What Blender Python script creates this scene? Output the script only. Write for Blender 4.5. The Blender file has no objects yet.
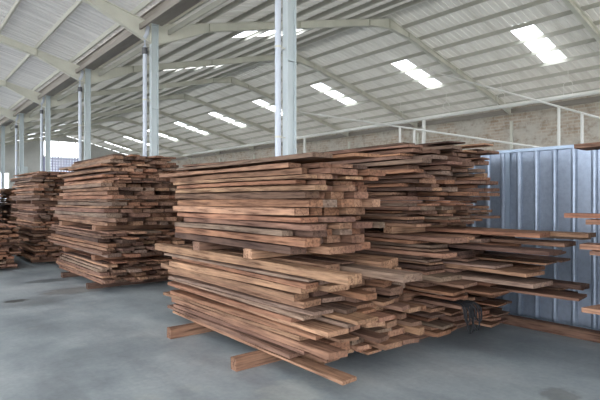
import bpy, bmesh, math, random
from mathutils import Vector, Matrix
C = bpy.context.scene
COL = C.collection
R = random.Random(7)
TH = math.radians(39.5); CT, ST = math.cos(TH), math.sin(TH)
AX = 5.55; RX = 15.39; WX = 25.23        # column row, ridge, brick wall
LRX = 2*AX-RX; LWX = 2*LRX-AX            # left nave ridge and eave
EZ, RZ = 6.55, 9.02                      # roof sheet height at eave and ridge
Y0, Y1 = -4.97, 61.03
FR = [1.03+6*k for k in range(10)]
SL = (RZ-EZ)/(RX-AX)

# ---------------------------------------------------------------- materials
def mat(name, col, rough=.6, metal=0., spec=.5):
    m = bpy.data.materials.new(name); m.use_nodes = True
    b = m.node_tree.nodes['Principled BSDF']
    b.inputs['Base Color'].default_value = (*col, 1); b.inputs['Roughness'].default_value = rough
    b.inputs['Metallic'].default_value = metal; b.inputs['Specular IOR Level'].default_value = spec
    return m, m.node_tree, b
def N(nt, t, **kw):
    n = nt.nodes.new(t)
    for k, v in kw.items():
        if k in n.inputs: n.inputs[k].default_value = v
        else: setattr(n, k, v)
    return n
def coords(nt, scale=(1,1,1), which='Object'):
    tc = N(nt, 'ShaderNodeTexCoord'); mp = N(nt, 'ShaderNodeMapping'); mp.inputs['Scale'].default_value = scale
    nt.links.new(tc.outputs[which], mp.inputs['Vector']); return mp.outputs['Vector']
def noise(nt, vec, scale, detail=4, rough=.55):
    n = N(nt, 'ShaderNodeTexNoise'); n.inputs['Scale'].default_value = scale
    n.inputs['Detail'].default_value = detail; n.inputs['Roughness'].default_value = rough
    nt.links.new(vec, n.inputs['Vector']); return n.outputs['Fac']
def ramp(nt, fac, stops):
    r = N(nt, 'ShaderNodeValToRGB'); e = r.color_ramp.elements
    while len(e) < len(stops): e.new(.5)
    for i, (p, c) in enumerate(stops):
        e[i].position = p; e[i].color = (*c, 1) if len(c) == 3 else c
    nt.links.new(fac, r.inputs['Fac']); return r.outputs['Color']
def mul(nt, a, b, fac=1., mode='MULTIPLY'):
    m = N(nt, 'ShaderNodeMix', data_type='RGBA', blend_type=mode)
    m.inputs[0].default_value = fac
    if isinstance(a, tuple): m.inputs[6].default_value = (*a, 1)
    else: nt.links.new(a, m.inputs[6])
    if isinstance(b, tuple): m.inputs[7].default_value = (*b, 1)
    else: nt.links.new(b, m.inputs[7])
    return m.outputs[2]
def bump(nt, b, h, strength=.3, dist=.01):
    n = N(nt, 'ShaderNodeBump'); n.inputs['Strength'].default_value = strength; n.inputs['Distance'].default_value = dist
    nt.links.new(h, n.inputs['Height']); nt.links.new(n.outputs['Normal'], b.inputs['Normal'])

def wood(name, attr):
    m, nt, b = mat(name, (.3,.17,.1), .82, spec=.2)
    v = coords(nt, (14, .9, 14))
    oi = N(nt, 'ShaderNodeObjectInfo')
    ad = N(nt, 'ShaderNodeVectorMath', operation='ADD'); nt.links.new(v, ad.inputs[0]); nt.links.new(oi.outputs['Location'], ad.inputs[1])
    g = noise(nt, ad.outputs[0], 3.0, 6, .6)
    v2 = coords(nt, (2.5, 1.2, 2.5)); ad2 = N(nt, 'ShaderNodeVectorMath', operation='ADD'); nt.links.new(v2, ad2.inputs[0]); nt.links.new(oi.outputs['Location'], ad2.inputs[1])
    big = noise(nt, ad2.outputs[0], 1.6, 3)
    c1 = ramp(nt, g, [(.34, (.42,.36,.33)), (.47, (.95,.95,.95)), (.66, (1.4,1.36,1.3))])
    c2 = ramp(nt, big, [(.3, (.72,.68,.68)), (.6, (1.12,1.1,1.08))])
    if attr:
        a = N(nt, 'ShaderNodeAttribute'); a.attribute_name = 'tone'; base = a.outputs['Color']
    else: base = oi.outputs['Color']
    c = mul(nt, mul(nt, base, c1), c2)
    nt.links.new(c, b.inputs['Base Color'])
    bump(nt, b, g, .5, .006)
    return m
WOOD = wood('sawn_wood', False); WOODS = wood('sawn_wood_rest', True)

PAINT, nt, b = mat('grey_green_paint', (.5,.5,.45), .5)
c = ramp(nt, noise(nt, coords(nt), 2.0, 4), [(.3,(.62,.61,.53)), (.7,(.72,.71,.62))]); nt.links.new(c, b.inputs['Base Color'])
PURL, nt, b = mat('purlin_paint', (.52,.51,.45), .55)
COLP, nt, b = mat('column_paint', (.50,.60,.58), .4)
c = ramp(nt, noise(nt, coords(nt, (3,3,.6)), 2.0, 4), [(.3,(.56,.62,.63)), (.7,(.66,.71,.72))]); nt.links.new(c, b.inputs['Base Color'])
PVC, nt, b = mat('white_pvc', (.62,.66,.74), .35)
WHITE, nt, b = mat('white_pipe_paint', (.74,.73,.69), .45)
DARK, nt, b = mat('dark_fitting', (.10,.10,.11), .5)
def sheer(nt, b, c, f):                  # thin white plastic sheet lets a little daylight through
    tl = N(nt, 'ShaderNodeBsdfTranslucent'); nt.links.new(c, tl.inputs[0])
    mx = N(nt, 'ShaderNodeMixShader'); mx.inputs[0].default_value = f
    nt.links.new(b.outputs[0], mx.inputs[1]); nt.links.new(tl.outputs[0], mx.inputs[2])
    nt.links.new(mx.outputs[0], nt.nodes['Material Output'].inputs['Surface'])
SHEET, nt, b = mat('roof_sheet', (.62,.60,.57), .5, .0)
v = coords(nt, (.25, 2.2, .25)); c = ramp(nt, noise(nt, v, 1.3, 5), [(.3,(.60,.58,.53)), (.5,(.72,.70,.65)), (.75,(.80,.78,.73))]); nt.links.new(c, b.inputs['Base Color']); sheer(nt, b, c, .038)
SHEETL, nt, b = mat('left_roof_sheet', (.5,.5,.5), .4, .2)
v = coords(nt, (.2, 5, .2)); c = ramp(nt, noise(nt, v, 1.3, 5), [(.3,(.48,.47,.47)), (.7,(.70,.69,.68))]); nt.links.new(c, b.inputs['Base Color']); sheer(nt, b, c, .045)
GUT, nt, b = mat('gutter_metal', (.33,.29,.25), .5, .3)
c = ramp(nt, noise(nt, coords(nt, (3,.4,3)), 2.0, 4), [(.3,(.30,.265,.23)), (.7,(.37,.335,.30))]); nt.links.new(c, b.inputs['Base Color'])

# floor
FLOOR, nt, b = mat('concrete_floor', (.3,.33,.35), .5, spec=.4)
v = coords(nt)
n1 = noise(nt, v, .55, 8, .65); n2 = noise(nt, coords(nt, (1.0,.35,1)), 2.2, 6, .7); n3 = noise(nt, v, 22, 3)
c = ramp(nt, n1, [(.32,(.20,.23,.248)), (.46,(.265,.30,.322)), (.56,(.32,.355,.375)), (.70,(.39,.415,.425))])
c = mul(nt, c, ramp(nt, n2, [(.32,(.74,.74,.75)), (.5,(1,1,1)), (.68,(1.18,1.17,1.14))]))
c = mul(nt, c, ramp(nt, n3, [(.3,(.93,.93,.93)), (.7,(1.05,1.05,1.05))]))
n4 = noise(nt, coords(nt, (.9,.9,.9)), .9, 5, .6)
c = mul(nt, c, ramp(nt, n4, [(.62,(1,1,1)), (.68,(1.12,1.09,1.04)), (.74,(1.0,.97,.93))]))
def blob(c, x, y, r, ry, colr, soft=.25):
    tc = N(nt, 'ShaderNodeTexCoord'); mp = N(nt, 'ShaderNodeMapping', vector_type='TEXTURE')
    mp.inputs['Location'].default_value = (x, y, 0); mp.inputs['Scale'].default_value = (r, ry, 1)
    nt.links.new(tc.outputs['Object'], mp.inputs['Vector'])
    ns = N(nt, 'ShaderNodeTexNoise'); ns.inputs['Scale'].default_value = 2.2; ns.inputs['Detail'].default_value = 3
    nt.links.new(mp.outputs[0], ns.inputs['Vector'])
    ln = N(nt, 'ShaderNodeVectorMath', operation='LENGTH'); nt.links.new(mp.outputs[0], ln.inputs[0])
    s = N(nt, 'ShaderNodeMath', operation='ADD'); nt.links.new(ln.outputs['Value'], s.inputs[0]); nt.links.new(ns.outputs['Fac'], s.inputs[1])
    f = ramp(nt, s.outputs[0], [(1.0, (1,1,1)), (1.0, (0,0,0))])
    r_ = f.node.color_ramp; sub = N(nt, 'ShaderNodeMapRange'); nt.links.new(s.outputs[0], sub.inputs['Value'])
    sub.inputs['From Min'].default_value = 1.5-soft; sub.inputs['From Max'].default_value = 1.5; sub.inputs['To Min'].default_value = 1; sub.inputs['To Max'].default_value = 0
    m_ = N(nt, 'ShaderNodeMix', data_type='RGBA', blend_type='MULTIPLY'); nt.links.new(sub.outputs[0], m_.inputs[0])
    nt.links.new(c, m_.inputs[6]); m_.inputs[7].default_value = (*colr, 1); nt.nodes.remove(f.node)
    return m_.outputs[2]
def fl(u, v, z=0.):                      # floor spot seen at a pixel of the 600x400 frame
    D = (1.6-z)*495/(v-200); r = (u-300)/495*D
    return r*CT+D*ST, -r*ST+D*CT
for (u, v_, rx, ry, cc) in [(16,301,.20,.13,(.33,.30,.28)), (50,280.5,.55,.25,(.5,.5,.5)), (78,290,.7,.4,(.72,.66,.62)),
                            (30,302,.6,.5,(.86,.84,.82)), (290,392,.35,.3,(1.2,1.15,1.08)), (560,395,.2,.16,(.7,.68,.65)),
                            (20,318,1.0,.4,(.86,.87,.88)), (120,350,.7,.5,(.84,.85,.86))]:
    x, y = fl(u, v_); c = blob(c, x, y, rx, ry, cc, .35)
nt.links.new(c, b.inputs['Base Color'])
rr = ramp(nt, n2, [(.3,(.38,.38,.38)), (.7,(.62,.62,.62))]); nt.links.new(rr, b.inputs['Roughness'])
bump(nt, b, n3, .12, .004)
GROUND, nt, b = mat('yard_ground', (.50,.49,.46), .9)

# brick with failing render, beige
BRICK, nt, b = mat('rendered_brick', (.5,.43,.36), .9, spec=.2)
tc = N(nt, 'ShaderNodeTexCoord'); sp = N(nt, 'ShaderNodeSeparateXYZ'); cb = N(nt, 'ShaderNodeCombineXYZ')
nt.links.new(tc.outputs['Object'], sp.inputs[0]); nt.links.new(sp.outputs['Y'], cb.inputs['X']); nt.links.new(sp.outputs['Z'], cb.inputs['Y'])
br = N(nt, 'ShaderNodeTexBrick'); nt.links.new(cb.outputs[0], br.inputs['Vector'])
br.inputs['Scale'].default_value = 1; br.inputs['Brick Width'].default_value = .5; br.inputs['Row Height'].default_value = .17; br.inputs['Mortar Size'].default_value = .03
br.inputs['Color1'].default_value = (.47,.37,.29,1); br.inputs['Color2'].default_value = (.56,.48,.40,1); br.inputs['Mortar'].default_value = (.58,.53,.46,1)
nb = noise(nt, cb.outputs[0], .55, 6, .6); nb2 = noise(nt, cb.outputs[0], 2.3, 6, .7)
f = ramp(nt, nb, [(.44,(0,0,0)), (.58,(1,1,1))])
mx = N(nt, 'ShaderNodeMix', data_type='RGBA'); nt.links.new(f, mx.inputs[0]); nt.links.new(br.outputs['Color'], mx.inputs[6]); mx.inputs[7].default_value = (.57,.53,.47,1)
c = mul(nt, mx.outputs[2], ramp(nt, nb2, [(.34,(.70,.62,.56)), (.5,(1,1,1)), (.7,(1.1,1.1,1.1))]))
nt.links.new(c, b.inputs['Base Color']); bump(nt, b, br.outputs['Fac'], -.4, .02)
PLASTER, nt, b = mat('grey_plaster', (.52,.52,.50), .9)
c = ramp(nt, noise(nt, coords(nt), .5, 6), [(.3,(.44,.44,.42)), (.7,(.60,.60,.57))]); nt.links.new(c, b.inputs['Base Color'])

# blue corrugated panel
PANEL, nt, b = mat('blue_metal_sheet', (.30,.40,.58), .34, .45)
v = coords(nt, (1,1,.35)); c = ramp(nt, noise(nt, v, 1.7, 5), [(.3,(.26,.305,.385)), (.5,(.33,.385,.48)), (.7,(.39,.44,.53))])
c = mul(nt, c, ramp(nt, noise(nt, coords(nt, (3,3,3)), 5, 5, .7), [(.3,(.85,.85,.86)), (.6,(1.05,1.05,1.05))])); nt.links.new(c, b.inputs['Base Color'])
RAIL, nt, b = mat('pale_blue_rail', (.36,.44,.55), .4, .3)
BLOCK, nt, b = mat('vent_block', (.36,.37,.55), .8)
STRAP, nt, b = mat('grey_webbing', (.03,.03,.033), .95, spec=.1)
# skylight sheets: translucent plastic
SKY = bpy.data.materials.new('clear_roof_sheet'); SKY.use_nodes = True; nt = SKY.node_tree; nt.nodes.clear()
o_ = N(nt, 'ShaderNodeOutputMaterial'); tr = N(nt, 'ShaderNodeBsdfTransparent'); tl = N(nt, 'ShaderNodeBsdfTranslucent')
tr.inputs[0].default_value = (.93,.96,1,1); tl.inputs[0].default_value = (.9,.93,.95,1)
mx = N(nt, 'ShaderNodeMixShader'); mx.inputs[0].default_value = .4
nt.links.new(tr.outputs[0], mx.inputs[1]); nt.links.new(tl.outputs[0], mx.inputs[2]); nt.links.new(mx.outputs[0], o_.inputs[0])
GLASS = bpy.data.materials.new('window_glass'); GLASS.use_nodes = True; nt = GLASS.node_tree; nt.nodes.clear()
o_ = N(nt, 'ShaderNodeOutputMaterial'); tr = N(nt, 'ShaderNodeBsdfTransparent'); gl = N(nt, 'ShaderNodeBsdfGlossy'); gl.inputs['Roughness'].default_value = .1
mx = N(nt, 'ShaderNodeMixShader'); mx.inputs[0].default_value = .06
nt.links.new(tr.outputs[0], mx.inputs[1]); nt.links.new(gl.outputs[0], mx.inputs[2]); nt.links.new(mx.outputs[0], o_.inputs[0])

# ---------------------------------------------------------------- helpers
def link(name, bm, m, parent=None, loc=None):
    me = bpy.data.meshes.new(name); bm.normal_update(); bm.to_mesh(me); bm.free()
    if m: me.materials.append(m)
    o = bpy.data.objects.new(name, me); COL.objects.link(o)
    if parent: o.parent = parent
    if loc: o.location = loc
    return o
def tag(o, label=None, cat=None, group=None, kind=None):
    if label: o['label'] = label
    if cat: o['category'] = cat
    if group: o['group'] = group
    if kind: o['kind'] = kind
    return o
def empty(name, loc, label, cat, group=None, rz=0):
    o = bpy.data.objects.new(name, None); COL.objects.link(o); o.location = loc; o.rotation_euler = (0,0,rz)
    o.empty_display_size = .1
    return tag(o, label, cat, group)
def box(bm, x0, x1, y0, y1, z0, z1):
    v = [bm.verts.new(p) for p in ((x0,y0,z0),(x1,y0,z0),(x1,y1,z0),(x0,y1,z0),(x0,y0,z1),(x1,y0,z1),(x1,y1,z1),(x0,y1,z1))]
    for f in ((3,2,1,0),(4,5,6,7),(0,1,5,4),(1,2,6,5),(2,3,7,6),(3,0,4,7)): bm.faces.new([v[i] for i in f])
def prism(bm, pts, y0, y1, axis='y'):    # closed outline extruded along an axis
    def P(a, b_, t): return (a, t, b_) if axis == 'y' else ((t, a, b_) if axis == 'x' else (a, b_, t))
    A = [bm.verts.new(P(a, b_, y0)) for a, b_ in pts]; B = [bm.verts.new(P(a, b_, y1)) for a, b_ in pts]
    n = len(pts); bm.faces.new(A[::-1]); bm.faces.new(B)
    for i in range(n): bm.faces.new((A[i], A[(i+1) % n], B[(i+1) % n], B[i]))
    bmesh.ops.recalc_face_normals(bm, faces=bm.faces[:])
def tube(bm, pts, r, n=10):
    rings = []
    for i, p in enumerate(pts):
        p = Vector(p); a = Vector(pts[max(i-1,0)]); c_ = Vector(pts[min(i+1,len(pts)-1)])
        d = (c_-a).normalized(); u = d.cross(Vector((0,0,1)))
        if u.length < .01: u = d.cross(Vector((1,0,0)))
        u.normalize(); w = d.cross(u)
        rings.append([bm.verts.new(p+(u*math.cos(t)+w*math.sin(t))*r) for t in [2*math.pi*k/n for k in range(n)]])
    for a, b_ in zip(rings, rings[1:]):
        for k in range(n): bm.faces.new((a[k], a[(k+1) % n], b_[(k+1) % n], b_[k]))
    bm.faces.new(rings[0][::-1]); bm.faces.new(rings[-1])
    bmesh.ops.recalc_face_normals(bm, faces=bm.faces[:])
def newbm(): return bmesh.new()
ORD = ['first','second','third','fourth','fifth','sixth','seventh','eighth','ninth','tenth','eleventh','twelfth','thirteenth','fourteenth','fifteenth','sixteenth','seventeenth','eighteenth','nineteenth','twentieth']

# ---------------------------------------------------------------- setting
bm = newbm(); box(bm, LWX, WX, Y0, Y1+.3, -.12, 0); tag(link('floor', bm, FLOOR), kind='structure')
bm = newbm(); box(bm, -120, 120, -120, 150, -.3, -.13); tag(link('ground', bm, GROUND), kind='structure')  # unseen outdoor ground, added pale to bounce light up under the roofs
bm = newbm(); prism(bm, [(Y0,0),(Y1,0),(Y1,EZ-.01),(Y0,EZ-.01)], WX, WX+.22, 'x'); tag(link('wall_right', bm, BRICK), kind='structure')
bm = newbm(); box(bm, WX-.12, WX-.002, Y0+.01, Y1-.01, EZ-.40, EZ-.16); tag(link('trim_3', bm, GUT), kind='structure')

def zroof(x):
    return (RZ-abs(x-RX)*SL) if x > AX else (RZ-abs(x-LRX)*SL)
SKYY = [FR[k]+2.22 for k in range(-0, 10)]
SKYW = .42
def sheet(name, xa, xb, xs0, xs1, m, skip):
    # trapezoid ribs run down the slope; the sheet is cut where a clear sheet sits
    bm = newbm(); pitch = .25; ys = []
    y = Y0
    while y < Y1:
        ys += [(y, 0), (y+.16, 0), (y+.185, .028), (y+.225, .028)]; y += pitch
    ys.append((Y1, 0))
    xs = [xa, xs0, xs1, xb]
    for s in range(3):
        A, B = xs[s], xs[s+1]
        va = [bm.verts.new((A, y, zroof(A)+z)) for y, z in ys]; vb = [bm.verts.new((B, y, zroof(B)+z)) for y, z in ys]
        for i in range(len(ys)-1):
            ym = (ys[i][0]+ys[i+1][0])/2
            if s == 1 and skip and any(abs(ym-c_) < SKYW for c_ in skip): continue
            bm.faces.new((va[i], va[i+1], vb[i+1], vb[i]))
    o = link(name, bm, m); tag(o, kind='structure')
    return o
e = .0001
sheet('ceiling', AX+.28, RX-e, 9.26, 12.4, SHEET, SKYY)
sheet('ceiling', RX+e, WX+.25, 18.4, 21.52, SHEET, SKYY)
sheet('ceiling', LRX+e, AX-.28, -1.3, 2.05, SHEETL, SKYY)
sheet('ceiling', LWX-.3, LRX-e, -10.5, -7.3, SHEETL, SKYY)
bm = newbm(); prism(bm, [(RX-.3, zroof(RX-.3)+.04), (RX, RZ+.045), (RX+.3, zroof(RX+.3)+.04), (RX+.3, zroof(RX+.3)+.05), (RX, RZ+.06), (RX-.3, zroof(RX-.3)+.05)], Y0, Y1)
tag(link('trim_1', bm, SHEET), kind='structure')
bm = newbm(); prism(bm, [(LRX-.3, zroof(LRX-.3)+.04), (LRX, RZ+.045), (LRX+.3, zroof(LRX+.3)+.04), (LRX+.3, zroof(LRX+.3)+.05), (LRX, RZ+.06), (LRX-.3, zroof(LRX-.3)+.05)], Y0, Y1)
tag(link('trim_2', bm, SHEETL), kind='structure')

# clear sheets in the roof, one skylight per bay and slope
def skylight(xs, y, label, grp):
    xm = (xs[0]+xs[-1])/2
    r = empty('roof_skylight', (xm, y, zroof(xm)), label, 'skylight', grp)
    for a, b_ in zip(xs, xs[1:]):
        bm = newbm(); w = SKYW+.03; up = .032
        za, zb = zroof(a)-r.location.z+up, zroof(b_)-r.location.z+up
        prof = []
        yy = -w
        while yy < w-.01: prof += [(yy, 0), (yy+.10, 0), (yy+.12, .02), (yy+.16, .02)]; yy += .18
        va = [bm.verts.new((a-xm+.02, q, za+z)) for q, z in prof]; vb = [bm.verts.new((b_-xm-.02, q, zb+z)) for q, z in prof]
        for i in range(len(prof)-1): bm.faces.new((va[i], va[i+1], vb[i+1], vb[i]))
        link('clear_panel', bm, SKY, r)
P_R = [RX+.85+1.06*k for k in range(9)]
P_L = [2*RX-x for x in P_R]
for i, y in enumerate(SKYY):
    bay = ORD[i]+' bay from the front'
    skylight([P_R[2]-.08, P_R[3], P_R[4], P_R[5]], y, 'bright clear skylight strip in the far right slope, '+bay, 'skylights in the far slope')
    skylight([9.25, 10.30, 11.36, 12.50], y, 'bright clear skylight strip in the near slope past the columns, '+bay, 'skylights in the near slope')
    skylight([-1.28, -.2, .93, 2.03], y, 'clear skylight strip in the left hall roof, '+bay, 'skylights in the left hall roof')  # out of view; added to let daylight into the left hall
    skylight([-10.48, -9.4, -8.3, -7.32], y, 'clear skylight strip in the outer slope of left hall, '+bay, 'skylights in the outer left slope')  # also out of view, added for light from the outer slope

# purlins: C sections running along the hall
def purlin(x, label, grp, side):
    z = zroof(x)-.005; bm = newbm(); h, w, t = .15, .055*side, .006
    prism(bm, [(x,z),(x+w,z),(x+w,z-.02),(x+w-t*side,z-.02),(x+w-t*side,z-t),(x+t*side,z-t),(x+t*side,z-h+t),(x+w-t*side,z-h+t),(x+w-t*side,z-h+.02),(x+w,z-h+.02),(x+w,z-h),(x,z-h)], Y0+.02, Y1-.02)
    tag(link('roof_purlin', bm, PURL), label, 'purlin', grp)
for k, x in enumerate(P_R[:9]): purlin(x, 'long pale steel purlin under far slope, '+ORD[k]+' down from the ridge', 'purlins under the far slope', 1)
for k, x in enumerate(P_L[:9]):
    if x > AX+.35: purlin(x, 'long pale steel purlin under near slope, '+ORD[k]+' down from the ridge', 'purlins under the near slope', -1)
for k, x in enumerate([AX-.58-1.13*j for j in range(9)]): purlin(x, 'long steel purlin under left hall roof, '+ORD[k]+' up from the valley gutter', 'purlins under the left hall roof', 1)

# rafters: tapered I beams with haunches
def ibeam_profile(x0, x1, apex):
    pass
def rafter(xe, xr, Y, lab, grp):
    s = 1 if xr > xe else -1
    r = empty('roof_rafter', ((xe+xr)/2, Y, zroof((xe+xr)/2)-.15), lab, 'rafter', grp)
    ox, oz = r.location.x, r.location.z
    top = lambda x: (RZ-abs(x-xr)*SL)-.158
    a = xe+s*.10; d1, d2 = (.34 if xe == WX else .56), .25           # haunch deep at the column
    xh = xe+s*1.7; xk = xr-s*1.2
    L = lambda pts: [(x-ox, z-oz) for x, z in pts]
    low = [(a, top(a)-d1), (xh, top(xh)-d2), (xk, top(xk)-d2), (xr-s*.002, top(xr)-.40)]
    up = [(a, top(a)), (xr-s*.002, top(xr))]
    bm = newbm(); prism(bm, L(up+low[::-1]), -.005, .005); link('web', bm, PAINT, r)
    bm = newbm(); prism(bm, L([(a, top(a)), (xr-s*.002, top(xr)), (xr-s*.002, top(xr)-.012), (a, top(a)-.012)]), -.08, .08); link('top_flange', bm, PAINT, r)
    bm = newbm(); prism(bm, L(low+[(x, z+.012) for x, z in low[::-1]]), -.08, .08); link('bottom_flange', bm, PAINT, r)
    for xs in (a+s*.006, xh, (xh+xk)/2, xk, xr-s*.012):
        bm = newbm(); dd = d1 if abs(xs-a) < .02 else (.40 if abs(xs-xr) < .1 else d2)
        box(bm, xs-.006-ox, xs+.006-ox, -.075, .075, top(xs)-dd+.013-oz, top(xs)-.013-oz)
        if Y < 40: link('stiffener_plate', bm, PAINT, r)
for i, Y in enumerate(FR):
    f_ = ORD[i]+' frame from the front'
    rafter(AX, RX, Y, 'grey green steel rafter rising right from column, '+f_, 'rafters of the near slope')
    rafter(WX, RX, Y, 'grey green steel rafter falling to brick wall, '+f_, 'rafters of the far slope')
    rafter(AX, LRX, Y, 'grey green steel rafter rising left from column, '+f_, 'rafters of the left hall')
    rafter(LWX, LRX, Y, 'grey green steel rafter of outer left slope, '+f_, 'rafters of the outer left slope')

# columns, downpipes, wall posts
where = ['just outside the right edge of frame','behind the nearest stack','between the nearest and second stacks','behind the second stack','left of the second stack','near the left edge','','','','']
def column(x, y, lab, grp, ztop=EZ+.0):
    r = empty('steel_column', (x, y, 0), lab, 'column', grp)
    bm = newbm(); w, d, t = .075, .10, .010
    prism(bm, [(-d,-w),(-d+t,-w),(-d+t,-t/2),(d-t,-t/2),(d-t,-w),(d,-w),(d,w),(d-t,w),(d-t,t/2),(-d+t,t/2),(-d+t,w),(-d,w)], .02, ztop-.16, 'z'); link('shaft', bm, COLP, r)
    bm = newbm(); box(bm, -.104, .104, -.17, .17, 0, .02)
    link('base_plate', bm, COLP, r)
    bm = newbm(); box(bm, -.10, .10, -.09, .09, ztop-.16, ztop-.145); link('cap_plate', bm, COLP, r)
    for zz in (2.2, 4.1):
        bm = newbm(); box(bm, -d-.003, d+.003, -w-.003, w+.003, zz, zz+.012); link('splice_band', bm, COLP, r)
for i, Y in enumerate(FR):
    nm = 'pale green steel column of valley row, '+ORD[i]+' from the front'
    column(AX, Y, nm, 'columns under the valley gutter')
    r = empty('downpipe', (AX-.26, Y, 0), 'white plastic downpipe in front of valley row column, '+ORD[i]+' from the front', 'downpipe', 'downpipes beside the columns')
    bm = newbm(); tube(bm, [(0,0,0.02), (0,0,5.55)], .056, 16); link('pipe', bm, PVC, r)
    bm = newbm(); tube(bm, [(0,0,5.55), (0,0,5.72)], .075, 16); link('coupling', bm, DARK, r)
    bm = newbm(); tube(bm, [(0,0,5.72), (0,0,6.0), (.05,0,6.1), (.085,0,EZ-.25), (.085,0,EZ-.137)], .056, 12); link('spout', bm, PVC, r)
    for zz in (1.2, 2.7, 4.3):
        bm = newbm(); tube(bm, [(0,0,zz), (0,0,zz+.035)], .064, 16); box(bm, .05, .156, -.012, .012, zz+.005, zz+.03); link('clamp', bm, PAINT, r)
    column(LWX, Y, 'steel column along the open left side, '+ORD[i]+' from the front', 'columns along the open left side')
    # posts against the brick wall
    bm = newbm(); box(bm, -.10, -.004, -.07, .07, 0, EZ-.80); o = link('wall_post', bm, PAINT, None, (WX, Y, 0))
    tag(o, 'flat steel post against the brick wall, '+ORD[i]+' from the front', 'post', 'posts against the brick wall')
# valley gutter
bm = newbm(); g = .30; zt = EZ+.02
prism(bm, [(AX-g-.06, zt), (AX-g, zt), (AX-g+.08, zt-.155), (AX+g-.08, zt-.155), (AX+g, zt), (AX+g+.06, zt), (AX+g+.06, zt+.008), (AX+g-.008, zt+.008), (AX+g-.085, zt-.145), (AX-g+.085, zt-.145), (AX-g+.008, zt+.008), (AX-g-.06, zt+.008)], Y0+.01, Y1-.01)
tag(link('valley_gutter', bm, GUT), 'long brownish metal gutter running along the column tops', 'gutter')
bm = newbm(); box(bm, AX-.42, AX-.36, Y0+.03, Y1-.03, EZ-.36, EZ-.22); tag(link('gutter_beam', bm, GUT), 'thin dark steel edge beam left of the valley gutter', 'beam')
bm = newbm(); box(bm, AX+.40, AX+.45, Y0+.03, Y1-.03, EZ-.34, EZ-.20); tag(link('gutter_beam', bm, PURL), 'thin pale steel edge beam right of the valley gutter', 'beam')

# end walls (gables) with an opening, glazing and vent blocks
def gable(name, xa, xr, xb, holes):
    me = newbm(); T = .2
    cuts = sorted(set([xa, xb, xr] + [h for q in holes for h in q[:2]]))
    for a, b_ in zip(cuts, cuts[1:]):
        zs = [(q[2], q[3]) for q in holes if q[0] <= a+1e-6 and q[1] >= b_-1e-6]; zs.sort()
        zl = 0
        for z0, z1 in zs:
            if z0 > zl: box(me, a, b_, Y1, Y1+T, zl, z0)
            zl = z1
        ta, tb = RZ-abs(a-xr)*SL-.03, RZ-abs(b_-xr)*SL-.03
        prism(me, [(a, zl), (b_, zl), (b_, tb), (a, ta)], Y1, Y1+T)
    tag(link(name, me, PLASTER), kind='structure')
gable('wall_back', AX, RX, WX, [(13.05, 16.9, 3.5, 8.35), (6.6, 9.8, 0, 4.6)])
gable('wall_back', LWX, LRX, AX, [])
bm = newbm(); prism(bm, [(LRX, 0), (-3.6, 0), (-3.6, 4.6), (3.4, 4.6), (3.4, 0), (8.5, 0), (8.5, 5.2), (23, 5.2), (23, 0), (WX, 0), (WX, EZ-.02), (RX, RZ-.03), (AX, EZ-.2), (LRX, RZ-.03)], Y0-.2, Y0); tag(link('wall_front', bm, PLASTER), kind='structure')  # unseen wall behind camera, added to block light; openings let frontal light in
# window over vent blocks
w = empty('window_1', (14.975, Y1+.1, 6.5), None, None); w['kind'] = 'structure'
bm = newbm(); box(bm, -1.925, 1.925, -.01, .01, 0, 1.85); link('pane', bm, GLASS, w)
bm = newbm()
for x in (-1.87, -.30, 1.5, 1.87): box(bm, x-.05, x+.05, -.05, .05, 0, 1.85)
box(bm, -1.92, 1.92, -.05, .05, -.02, .05); box(bm, -1.92, 1.92, -.05, .05, 1.78, 1.85); link('window_frame', bm, PAINT, w)
w = empty('window_2', (14.975, Y1+.1, 3.5), None, None); w['kind'] = 'structure'
bm = newbm(); nx, nz = 13, 10; cw, ch = 3.85/nx, 2.97/nz
for i in range(nx):
    x0 = -1.925+i*cw; box(bm, x0, x0+cw*.7, -.08, .08, 0, 2.97)
    for j in range(nz): box(bm, x0+cw*.7, x0+cw, -.08, .08, j*ch, j*ch+ch*.62)
link('vent_blocks', bm, BLOCK, w)
w = empty('door_1', (8.2, Y1+.1, 0), None, None); w['kind'] = 'structure'
bm = newbm(); box(bm, -1.6, -1.5, -.06, .06, 0, 4.6); box(bm, 1.5, 1.6, -.06, .06, 0, 4.6); box(bm, -1.5, 1.5, -.06, .06, 4.48, 4.6); link('door_frame', bm, PAINT, w)
# duct box on end wall
bm = newbm(); box(bm, -.45, .45, -.35, 0, -.35, .35)
for k in range(4): box(bm, -.38, .38, -.38, -.35, -.28+k*.16, -.20+k*.16)
tag(link('vent_box', bm, COLP, None, (11.0, Y1, 4.9)), 'small square vent box on the grey end wall', 'vent')

# ---------------------------------------------------------------- blue metal partition
PX = 6.5; PZ = 2.28
pr = empty('metal_partition', (PX, 3.0, 0), 'blue grey corrugated metal partition behind the right stack', 'partition')
bm = newbm(); prof = []; y = -5.0
while y < 4.8:
    prof += [(y,0),(y+.155,0)]+[(y+.192-.036*math.cos(q*math.pi/6), -.034*math.sin(q*math.pi/6)) for q in range(1,6)]+[(y+.229,0)]; y += .23
for z0, z1, off in ((1.16, PZ-.03, 0), (.06, 1.2, .006)):
    va = [bm.verts.new((x+off, q, z0)) for q, x in prof]; vb = [bm.verts.new((x+off, q, z1)) for q, x in prof]
    for i in range(len(prof)-1): bm.faces.new((va[i], va[i+1], vb[i+1], vb[i]))
o = link('corrugated_sheet', bm, PANEL, pr); so = o.modifiers.new('t', 'SOLIDIFY'); so.thickness = .003
bm = newbm(); box(bm, -.05, .05, -5, 4.83, PZ-.04, PZ); link('top_rail', bm, RAIL, pr)
bm = newbm(); box(bm, -.02, .06, -5, 4.83, 0, .06); link('bottom_rail', bm, RAIL, pr)
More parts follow.
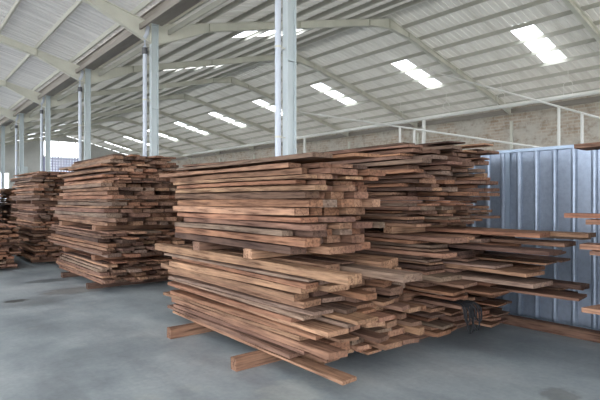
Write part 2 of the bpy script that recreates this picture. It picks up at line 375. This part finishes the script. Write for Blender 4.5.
for yy in (.42, 2.7, 4.7, -2.0, -4.0):
    bm = newbm(); box(bm, .012, .07, yy-.03, yy+.03, .061, PZ-.041); link('upright', bm, RAIL, pr)
bm = newbm(); box(bm, -.044, -.037, .37, .43, .07, PZ-.041); link('corner_strip', bm, RAIL, pr)
bm = newbm(); 
# ---------------------------------------------------------------- overhead pipework in front of brick wall
HX = 22.2; HZ = 1.6+.153*HX/CT
pr = empty('overhead_pipe', (HX, 15, HZ), 'long white pipe hung under the far slope along brick wall', 'pipe')
bm = newbm(); tube(bm, [(0,-19,0),(0,30,0)], .095, 12); link('pipe_run', bm, WHITE, pr)
for yy in range(-18, 30, 3):
    top_ = zroof(HX)-HZ-.16
    bm = newbm(); tube(bm, [(0,yy-.18,0.06),(0,yy-.18,.55),(0,yy,.75),(0,yy,top_)], .012, 6); tube(bm, [(0,yy+.18,.06),(0,yy+.18,.55),(0,yy,.75)], .012, 6); link('hanger', bm, WHITE, pr)
for yy, wh in ((6.6,'right end above the partition'), (16.4,'middle beside the stacks'), (26.4,'far left')):
    bm = newbm(); tube(bm, [(0,0,0),(0,0,HZ-.097)], .10, 12); box(bm, -.2,.2,-.2,.2,0,.02)
    tag(link('pipe_post', bm, WHITE, None, (HX, yy, 0)), 'thick white post carrying the overhead pipe, '+wh, 'post', 'posts under the overhead pipe')
def W(u, v, D):
    r = (u-300)/495*D; return Vector((r*CT+D*ST, -r*ST+D*CT, 1.6+(200-v)/495*D))
def branch(p1, p2, legs, lab):
    p3 = p2+(p2-p1)*.35
    r = empty('sloping_pipe', tuple(p1), lab, 'pipe')
    L = lambda p: tuple(Vector(p)-p1)
    bm = newbm(); tube(bm, [L(p1+Vector((0,0,.2))), L(p1), L(p3)], .035, 8); link('pipe_run', bm, WHITE, r)
    for t in legs:
        p = p1.lerp(p2, t); bm = newbm(); tube(bm, [L(p), L((p.x, p.y, 0))], .05, 8); link('leg', bm, WHITE, r)
branch(W(430,71,23.5), W(600,118,15.5), (.826, .9275), 'thin white pipe sloping right across the brick wall')
branch(W(300,112,27), W(455,135,19.0), (.72, .80), 'thin white pipe sloping down above the stacks in the middle')

# ---------------------------------------------------------------- timber
PL = []                                  # every plank, described before it becomes an object
TONES = {'pale': (.33,.198,.128), 'red': (.255,.132,.083), 'mid': (.26,.15,.10), 'brown': (.18,.106,.077), 'dark': (.10,.062,.048), 'grey': (.205,.142,.108)}
def plank_geo(L, w, t, rnd, rough=1.):
    n = max(5, int(L/.35)); vs = []; fs = []
    ph = rnd.random()*9; bow = rnd.uniform(-.012,.012)*rough; fq = rnd.uniform(.8,2.2)
    sk0, sk1 = rnd.uniform(-.05,.05), rnd.uniform(-.05,.05)
    ch = rnd.uniform(.02,.12)*t; wane = rnd.random() < .35
    ta, tb = rnd.uniform(0,.12)*w*rough, rnd.uniform(0,.12)*w*rough
    zv = min(.006, t*.14)*rough; f2 = rnd.uniform(.5,1.6); p2 = rnd.random()*9; zt = rnd.uniform(0, .8)
    for i in range(n+1):
        y = -L/2+L*i/n; k = i/n
        tp = (ta*(1-k)+tb*k)/2 if L > 1.5 else 0
        wl = w/2-.004-tp + rough*(.004*math.sin(fq*y*3+ph)+rnd.uniform(-.003,.002))
        wr = w/2-.004-tp + rough*(.004*math.sin(fq*y*2.3+ph+2)+rnd.uniform(-.003,.002))
        b_ = bow*(math.sin(math.pi*k)-.5)
        sk = sk0 if i == 0 else (sk1 if i == n else 0)
        wn = .3*t if wane else ch
        lo = zv*(1+math.sin(f2*y*2+p2))*.8; hi = t-zv*(1+math.sin(f2*y*2.4+p2+zt*4))*.8
        pts = [(-wl, lo), (-wl, hi-ch), (-wl+wn, hi), (wr-ch, hi), (wr, hi-ch), (wr, lo)]
        vs += [(x+b_, y+sk*(x/w), z) for x, z in pts]
    for i in range(n):
        for k in range(6):
            a = i*6; fs.append((a+k, a+6+k, a+6+(k+1) % 6, a+(k+1) % 6))
    fs.append(tuple(range(6))); fs.append(tuple(range(n*6+5, n*6-1, -1)))
    return vs, fs
def tone(rnd, weights):
    k = rnd.choices(list(weights), list(weights.values()))[0]; f = rnd.uniform(.84,1.16)
    return k, tuple(min(1, c_*f*rnd.uniform(.97,1.03)) for c_ in TONES[k])
WORDS = {'pale':'pale tan','red':'reddish','mid':'light brown','brown':'brown','dark':'dark brown','grey':'greyish brown'}
def plank(x, ynear, yfar, z, w, t, rot, rnd, weights, lab, grp, rough=1., forced=None, keep=False):
    L = yfar-ynear; k, colr = tone(rnd, forced or weights)
    look = WORDS[k]+(' wide' if w > .24 else (' thick' if t > .055 else (' thin' if t < .03 else '')))
    PL.append(dict(geo=plank_geo(L, w, t, rnd, rough), loc=(x, (ynear+yfar)/2, z), rot=rot, col=colr, label=look+' '+lab, group=grp, hits=1e6 if keep else 0))
def pile(x0, x1, yn, yf, z0, z1, rnd, desc, weights, ts=(.035,.045,.055), ws=(.15,.26), jn=.12, jf=.15, jx=.05, rotl=.012, outer=None, grp=None, shear=(0,0,0,0), jut=None):
    """layers of planks; returns the top height. outer: per layer near end of the plank at the aisle edge"""
    layers = []; z = z0
    while z < z1-.02:
        t = rnd.choice(ts); t = min(t, max(.025, z1-z)); layers.append((z, t)); z += t+.001
    nl = len(layers)
    for li, (z, t) in enumerate(layers):
        rl = rnd.uniform(-rotl, rotl); k = li/max(1, nl-1)
        lx0 = x0+rnd.uniform(-jx, jx)+shear[0]*k; lx1 = x1+rnd.uniform(-jx, jx)+shear[1]*k; x = lx0; ci = 0
        lyn, lyf = yn+rnd.uniform(-jn,jn)*.6+shear[2]*k, yf+rnd.uniform(-jf,jf)*.6+shear[3]*k
        lev = (ORD[li]+' layer up') if li < nl/2 else ('topmost layer' if li == nl-1 else ORD[nl-1-li]+' layer down')
        while x < lx1-.06:
            w = min(rnd.uniform(*ws), lx1-x+.02); w = max(w, .08)
            a = lyn+rnd.uniform(-jn,jn); b_ = lyf+rnd.uniform(-jf,jf)
            if ci == 0 and outer and li < len(outer) and outer[li] is not None: a = outer[li]
            xc = x+w/2
            if jut and xc > jut[0] and rnd.random() < jut[1]: a = yn-rnd.uniform(jut[2], jut[3])
            ym = (a+b_)/2
            xr = xc-math.tan(rl)*(ym-(yn+yf)/2)
            pos = 'aisle edge' if ci == 0 else ORD[ci]+' in from aisle'
            plank(xr, a, b_, z, w-.004, t, rl+rnd.uniform(-.0015,.0015), rnd, weights, 'plank, %s, %s, %s' % (pos, lev, desc), grp or 'planks of the '+desc)
            x += w+rnd.choice((.002,.004,.012,.03)); ci += 1
    return layers[-1][0]+layers[-1][1]
def bearer(xa, xb, y, z, h, w, lab, rnd, k='mid', parent_grp=None):
    f = rnd.uniform(.9,1.1)
    bm = newbm(); box(bm, -w/2, w/2, 0, xb-xa, 0, h)
    bmesh.ops.subdivide_edges(bm, edges=[e_ for e_ in bm.edges if e_.calc_length() > .5], cuts=6, use_grid_fill=True)
    for v_ in bm.verts: v_.co += Vector((rnd.uniform(-.004,.004), rnd.uniform(-.003,.003), 0))
    bmesh.ops.bevel(bm, geom=bm.edges[:], offset=.003, segments=1, affect='EDGES')
    o = link('timber_bearer', bm, WOOD, None, (xa, y, z)); o.rotation_euler = (0, 0, -math.pi/2); o.color = (*[c_*f for c_ in TONES[k]], 1)
    tag(o, lab, 'bearer', parent_grp); return o

WF = {'pale':2.2,'red':2.6,'mid':4,'brown':1.6,'grey':1.2,'dark':.3}
WC = {'pale':.6,'red':1.5,'mid':2,'brown':3.4,'grey':2,'dark':1.4}
WS = {'pale':.8,'red':2.2,'mid':3,'brown':3,'grey':1.6,'dark':.8}
# --- nearest stack, lower pile
r1 = random.Random(11)
G1 = 'bearers under the nearest stack'
bearer(2.47, 4.0, 3.98, 0, .12, .10, 'light brown square bearer on floor under nearest stack, near end', r1, 'mid', G1)
bearer(2.47, 4.0, 5.38, 0, .12, .10, 'light brown square bearer on floor under nearest stack, far end', r1, 'mid', G1)
pile(2.82, 4.10, 3.22, 6.15, .121, .905, r1, 'nearest lower pile', WF, ts=(.04,.05,.06,.07), ws=(.16,.28), jn=.24, jf=.14, jx=.06, rotl=.026,
     outer=[2.82, 3.5, 3.38, 3.0, 3.42, 3.24, 3.06, 3.5, 3.34, 3.25, 3.42, 3.5, 3.4, 3.3, 3.3, 3.4, 3.3, 3.4, 3.4])
ZT = .907
LG = 'timbers lying on top of nearest lower pile'
plank(2.90, 2.83, 6.6, ZT, .17, .095, .004, r1, WF, 'long squared beam along the aisle edge on nearest lower pile', LG, forced={'pale':1})
plank(3.14, 3.35, 6.2, ZT, .20, .095, .012, r1, WF, 'beam beside the long pale beam on nearest lower pile', LG, forced={'mid':1})
plank(3.43, 2.62, 6.0, ZT, .25, .07, -.015, r1, WF, 'board jutting out furthest from top of nearest lower pile', LG, forced={'grey':1})
plank(3.43, 3.4, 6.0, ZT+.0715, .20, .024, -.01, r1, WF, 'board laid over the jutting board on nearest lower pile', LG, forced={'brown':1})
plank(3.72, 3.2, 6.1, ZT, .22, .095, .01, r1, WF, 'board fourth in from the aisle on nearest lower pile', LG)
plank(3.96, 3.3, 6.0, ZT, .20, .095, .01, r1, WF, 'board at the inner edge on top of nearest lower pile', LG)
ZB = ZT+.096
GB = 'short blocks between upper and lower nearest piles'
bearer(2.80, 3.9, 4.24, ZB, .10, .16, 'tan block bearer carrying nearest upper pile, near end', r1, 'pale', GB)
bearer(2.80, 3.9, 5.35, ZB, .10, .16, 'brown block bearer carrying nearest upper pile, far end', r1, 'brown', GB)
pile(2.80, 3.74, 3.42, 5.82, ZB+.101, 1.96, r1, 'nearest upper pile', WF, ts=(.045,.06,.07,.08), ws=(.13,.24), jn=.14, jf=.14, jx=.045, rotl=.022,
     outer=[3.52, 3.3, 3.62, 3.25, 3.42, 3.5, 3.3, 3.36, 3.25, 3.5, 3.3, 3.45, 3.55, 3.3, 3.3, 3.4], shear=(-.01, .05, -.05, .30))
plank(2.95, 3.25, 6.0, 1.975, .24, .045, -.012, r1, WF, 'board on the very top of nearest upper pile, aisle side', 'boards on top of nearest upper pile')
plank(3.28, 3.0, 5.9, 1.975, .30, .045, -.02, r1, {'red':1}, 'board on the very top of nearest upper pile, middle', 'boards on top of nearest upper pile')
plank(3.1, 4.6, 5.9, 2.022, .30, .03, .10, r1, {'brown':1}, 'short board lying askew on very top of nearest upper pile', 'boards on top of nearest upper pile')

# --- right rear stack against the partition
r2 = random.Random(23)
G2 = 'bearers of the right rear stack'
for yy, e_ in ((3.55,'near'), (5.6,'far')):
    bearer(4.5, 5.9, yy, 0, .10, .10, 'brown bearer on the floor under right rear stack, %s end' % e_, r2, 'brown', G2)
t_ = pile(4.48, 5.85, 3.2, 6.5, .101, .47, r2, 'right rear bottom tier', WC, ts=(.03,.04,.05), ws=(.18,.32), jn=.18, jf=.15, jx=.06, rotl=.02)
for yy, e_ in ((3.6,'near'), (5.6,'far')):
    bearer(4.42, 5.9, yy, t_+.001, .09, .12, 'tan bearer between bottom and middle tiers of right rear stack, %s end' % e_, r2, 'mid', G2)
plank(4.68, 2.92, 3.5, t_+.001, .26, .045, .03, r2, WC, 'short board jutting out under the grey straps, right rear stack', 'boards with straps', forced={'brown':1}, keep=True)
sr = empty('webbing_strap', (4.68, 2.90, t_+.047), 'tangle of dark grey webbing strap hanging off right rear stack', 'strap')
for q, (dx, dp, wd_) in enumerate(((-.10,.20,.05), (-.06,.32,.07), (-.01,.18,.05), (.03,.30,.06), (.07,.20,.04))):
    pts = [(dx, .30-.03*q, .010), (dx, .12, .010), (dx, .01, .012), (dx-.01, -.025, -.02), (dx-.02, -.035, -dp*.6), (dx+wd_*.2, -.05-.01*q, -dp), (dx+wd_*.7, -.06-.01*q, -dp*.85), (dx+wd_, -.055-.01*q, -dp*.4), (dx+wd_*.8, -.04-.01*q, -.03), (dx+wd_*.7, -.015, .016), (dx+wd_*.6, .10, .014)]
    bm = newbm(); rings = [[bm.verts.new((x+a, y, z)) for a in (-.018, .018)]+[bm.verts.new((x+a, y-.003, z+.003)) for a in (.018, -.018)] for x, y, z in pts]
    for A, B in zip(rings, rings[1:]):
        for k in range(4): bm.faces.new((A[k], A[(k+1) % 4], B[(k+1) % 4], B[k]))
    bm.faces.new(rings[0][::-1]); bm.faces.new(rings[-1]); bmesh.ops.recalc_face_normals(bm, faces=bm.faces[:])
    o = link('strap_loop', bm, STRAP, sr); sb = o.modifiers.new('s', 'SUBSURF'); sb.levels = sb.render_levels = 2
t_ = pile(4.42, 5.9, 3.15, 6.5, t_+.092, 1.22, r2, 'right rear middle tier', WC, ts=(.03,.04,.05), ws=(.22,.40), jn=.28, jf=.15, jx=.07, rotl=.025, jut=(4.75, .28, .35, 1.15))
for xx, yy, w_, k_, lab in ((5.50, 2.0, .26, 'mid', 'board reaching furthest right, resting between right rear middle and top tiers'),
        (5.16, 2.32, .30, 'red', 'board jutting toward the camera, resting between right rear middle and top tiers')):
    plank(xx, yy, 3.66, t_+.001, w_, .05, .01, r2, WC, lab, 'boards jutting out of right rear stack', forced={k_:1}, keep=True)
for yy, e_ in ((3.75,'near'), (5.6,'far')):
    bearer(4.40, 5.9, yy, t_+.001, .085, .14, 'tan bearer under top tier of right rear stack, %s end' % e_, r2, 'pale', G2)
t_ = pile(4.35, 5.85, 3.45, 6.5, t_+.087, 2.24, r2, 'right rear top tier', WC, ts=(.03,.038,.05), ws=(.16,.30), jn=.2, jf=.15, jx=.08, rotl=.035, jut=(5.2, .12, .1, .35))
plank(5.0, 3.2, 6.4, t_+.0015, .28, .03, -.03, r2, WC, 'topmost board of right rear stack, aisle side', 'boards on top of right rear stack')
plank(5.5, 3.1, 6.4, t_+.0015, .26, .035, -.02, r2, {'pale':1}, 'topmost board of right rear stack, jutting right', 'boards on top of right rear stack')

# --- second stack along the aisle
r3 = random.Random(5)
G3 = 'bearers of the second stack'
for yy, e_ in ((9.3,'near'), (11.0,'far')):
    bearer(2.70, 4.3, yy, 0, .10, .12, 'dark bearer on the floor under second stack, %s end' % e_, r3, 'dark', G3)
t_ = pile(2.84, 4.35, 8.9, 11.7, .101, .50, r3, 'second stack bottom tier', WS, ts=(.045,.055,.07), ws=(.16,.30), jn=.22, jf=.2, jx=.07, rotl=.02)
for yy, e_ in ((9.4,'near'), (11.4,'far')):
    bearer(2.84, 4.35, yy, t_+.001, .09, .2, 'brown bearer between bottom and middle tiers of second stack, %s end' % e_, r3, 'red', G3)
t_ = pile(2.80, 4.35, 8.75, 12.3, t_+.092, 1.05, r3, 'second stack middle tier', WS, ts=(.045,.055,.07), ws=(.16,.30), jn=.25, jf=.25, jx=.07, rotl=.02)
for yy, e_ in ((9.3,'near'), (11.6,'far')):
    bearer(2.82, 4.35, yy, t_+.001, .09, .2, 'tan bearer under top tier of second stack, %s end' % e_, r3, 'mid', G3)
t_ = pile(2.82, 4.35, 8.7, 12.4, t_+.092, 2.42, r3, 'second stack top tier', WS, ts=(.045,.06,.075), ws=(.16,.30), jn=.22, jf=.35, jx=.09, rotl=.03, shear=(.14,-.1,.1,-.9))

# --- stack behind the second, away from the aisle
r4 = random.Random(9)
for yy, e_ in ((8.6,'near'), (11.0,'far')):
    bearer(4.6, 5.2, yy, 0, .10, .12, 'bearer on the floor under inner stack beside second stack, %s end' % e_, r4, 'brown')
t_ = pile(4.55, 5.25, 8.1, 11.8, .101, 2.28, r4, 'inner stack beside second stack', WC, ts=(.045,.055,.065), ws=(.2,.32), jn=.3, jf=.3, jx=.04, rotl=.008)

# --- far left stacks
r5 = random.Random(31)
def farstack(x0, x1, yn, yf, tiers, desc, rnd):
    z = 0
    for n_, (ht, nm) in enumerate(tiers):
        for yy, e_ in ((yn+.5,'near'), (yf-.6,'far')):
            bearer(x0+.02, x1, yy, z+(.001 if z else 0), .09, .12, 'brown bearer under %s of %s, %s end' % (nm, desc, e_), rnd, 'brown', 'bearers of the '+desc)
        z = pile(x0, x1, yn, yf, z+.092, ht, rnd, desc+' '+nm, WS, ts=(.045,.055,.065), ws=(.18,.32), jn=.25, jf=.25, jx=.10, rotl=.04, shear=(.03,-.12,.2,-.2))
farstack(2.72, 4.1, 13.6, 16.6, [(.75,'bottom tier'), (1.5,'middle tier'), (2.32,'top tier')], 'third stack', r5)
farstack(1.0, 2.3, 12.9, 16.0, [(.55,'bottom tier'), (1.02,'top tier')], 'low left stack', r5)
farstack(1.3, 2.6, 17.3, 20.3, [(.9,'bottom tier'), (1.95,'top tier')], 'fourth stack', r5)
farstack(2.8, 4.2, 17.9, 21, [(.9,'bottom tier'), (2.0,'top tier')], 'fifth stack', r5)

# --- planks of the stack outside the right edge
r6 = random.Random(3)
GR = 'planks poking in at the right edge'
for yy in (.9, -.9): bearer(4.6, 5.12, yy, 0, .10, .10, 'bearer under the stack outside the right edge, '+('near the partition' if yy > 0 else 'hidden end'), r6, 'brown')
zz = .101
for zj, xj, yj, wj, k, lab in ((.60, 4.86, 1.78, .28, 'mid', 'plank end, lowest of those poking in at right edge'),
        (1.10, 4.94, 1.78, .3, 'brown', 'plank end poking in at right edge, second from lowest'),
        (1.16, 4.96, 1.87, .26, 'mid', 'plank end poking in at right edge, third from lowest'),
        (1.38, 4.98, 1.82, .24, 'mid', 'plank end poking in at right edge, second from highest'),
        (1.43, 4.95, 2.0, .24, 'red', 'plank tip reaching furthest in from the right edge'),
        (2.06, 4.88, 1.87, .34, 'brown', 'plank end, highest of those poking in at right edge')):
    if zj-zz > .04:
        zz = pile(4.6, 5.12, -1.8, 1.25, zz, zj, r6, 'stack outside right edge', WC, ts=(.05,.06,.07), ws=(.25,.40), jn=.08, jf=.08, jx=.02, rotl=.0)+.001
    t = .05
    plank(xj, -1.6, yj, zz, wj, t, 0, r6, WC, lab, GR, forced={k:1}, keep=True)
    plank((4.6+xj-wj/2)/2-.003, -1.7, 1.2, zz, max(.06, xj-wj/2-4.6-.01), t, 0, r6, WC, 'plank, aisle edge, beside a protruding one, stack outside right edge', 'planks of the stack outside right edge')
    zz += t+.001
# squared timber on the floor along the partition
o = bearer(0, 6.0, 0, 0, .11, .12, 'long reddish brown timber lying on the floor along the blue partition', r6, 'brown')
o.location = (6.16, -1.7, 0); o.rotation_euler = (0, 0, 0)
# ---------------------------------------------------------------- camera, light
cam = bpy.data.objects.new('camera', bpy.data.cameras.new('camera')); COL.objects.link(cam)
cam.location = (0, 0, 1.6); cam.rotation_euler = (math.pi/2, 0, -TH)
cam.data.sensor_width = 36; cam.data.lens = 36*495/600; cam.data.clip_end = 500; C.camera = cam

wd = bpy.data.worlds.new('overcast'); C.world = wd; wd.use_nodes = True; nt = wd.node_tree
bg = nt.nodes['Background']
tc = N(nt, 'ShaderNodeTexCoord'); sp = N(nt, 'ShaderNodeSeparateXYZ'); nt.links.new(tc.outputs['Generated'], sp.inputs[0])
c = ramp(nt, sp.outputs['Z'], [(0,(.86,.92,1.0)), (.5,(.95,.98,1.0)), (1,(1,1,1))]); nt.links.new(c, bg.inputs[0]); bg.inputs[1].default_value = 2.6

C.view_settings.view_transform = 'Standard'; C.view_settings.look = 'None'; C.view_settings.gamma = 1
C.view_settings.use_curve_mapping = False; C.view_settings.exposure = 1.3

# ---------------------------------------------------------------- the 300 planks that show largest are objects, the rest one
from mathutils.bvhtree import BVHTree
vs, fs, own = [], [], []
for n_, p in enumerate(PL):
    M = Matrix.Translation(p['loc']) @ Matrix.Rotation(p['rot'], 4, 'Z'); n0 = len(vs)
    p['world'] = [M @ Vector(q) for q in p['geo'][0]]; vs += p['world']
    for f in p['geo'][1]: fs.append(tuple(n0+i for i in f)); own.append(n_)
tree = BVHTree.FromPolygons(vs, fs)
for v_ in range(1, 400, 2):
    for u in range(1, 600, 2):
        d = Vector(((u-300)/495*CT+ST, -(u-300)/495*ST+CT, (200-v_)/495)).normalized()
        h = tree.ray_cast(Vector((0,0,1.6)), d)
        if h[2] is not None: PL[own[h[2]]]['hits'] += 1
order = sorted(PL, key=lambda p: -p['hits'])
print('planks', len(PL), 'visible', sum(1 for p in PL if p['hits']), 'smallest kept', order[299]['hits'])
for p in order[:300]:
    me = bpy.data.meshes.new('wooden_plank'); me.from_pydata(p['geo'][0], [], p['geo'][1]); me.materials.append(WOOD)
    o = bpy.data.objects.new('wooden_plank', me); COL.objects.link(o)
    o.location = p['loc']; o.rotation_euler = (0, 0, p['rot']); o.color = (*p['col'], 1); tag(o, p['label'], 'plank', p['group'])
vs, fs, cols = [], [], []
for p in order[300:]:
    n0 = len(vs); vs += [tuple(q) for q in p['world']]
    for f in p['geo'][1]: fs.append(tuple(n0+i for i in f)); cols += [(*p['col'], 1)]*len(f)
me = bpy.data.meshes.new('remaining_planks'); me.from_pydata(vs, [], fs); me.materials.append(WOODS)
ca = me.color_attributes.new('tone', 'FLOAT_COLOR', 'CORNER')
ca.data.foreach_set('color', [q for c_ in cols for q in c_])
o = bpy.data.objects.new('remaining_planks', me); COL.objects.link(o)
tag(o, 'brown sawn planks filling the cores and far parts of the timber stacks', 'planks', kind='stuff')
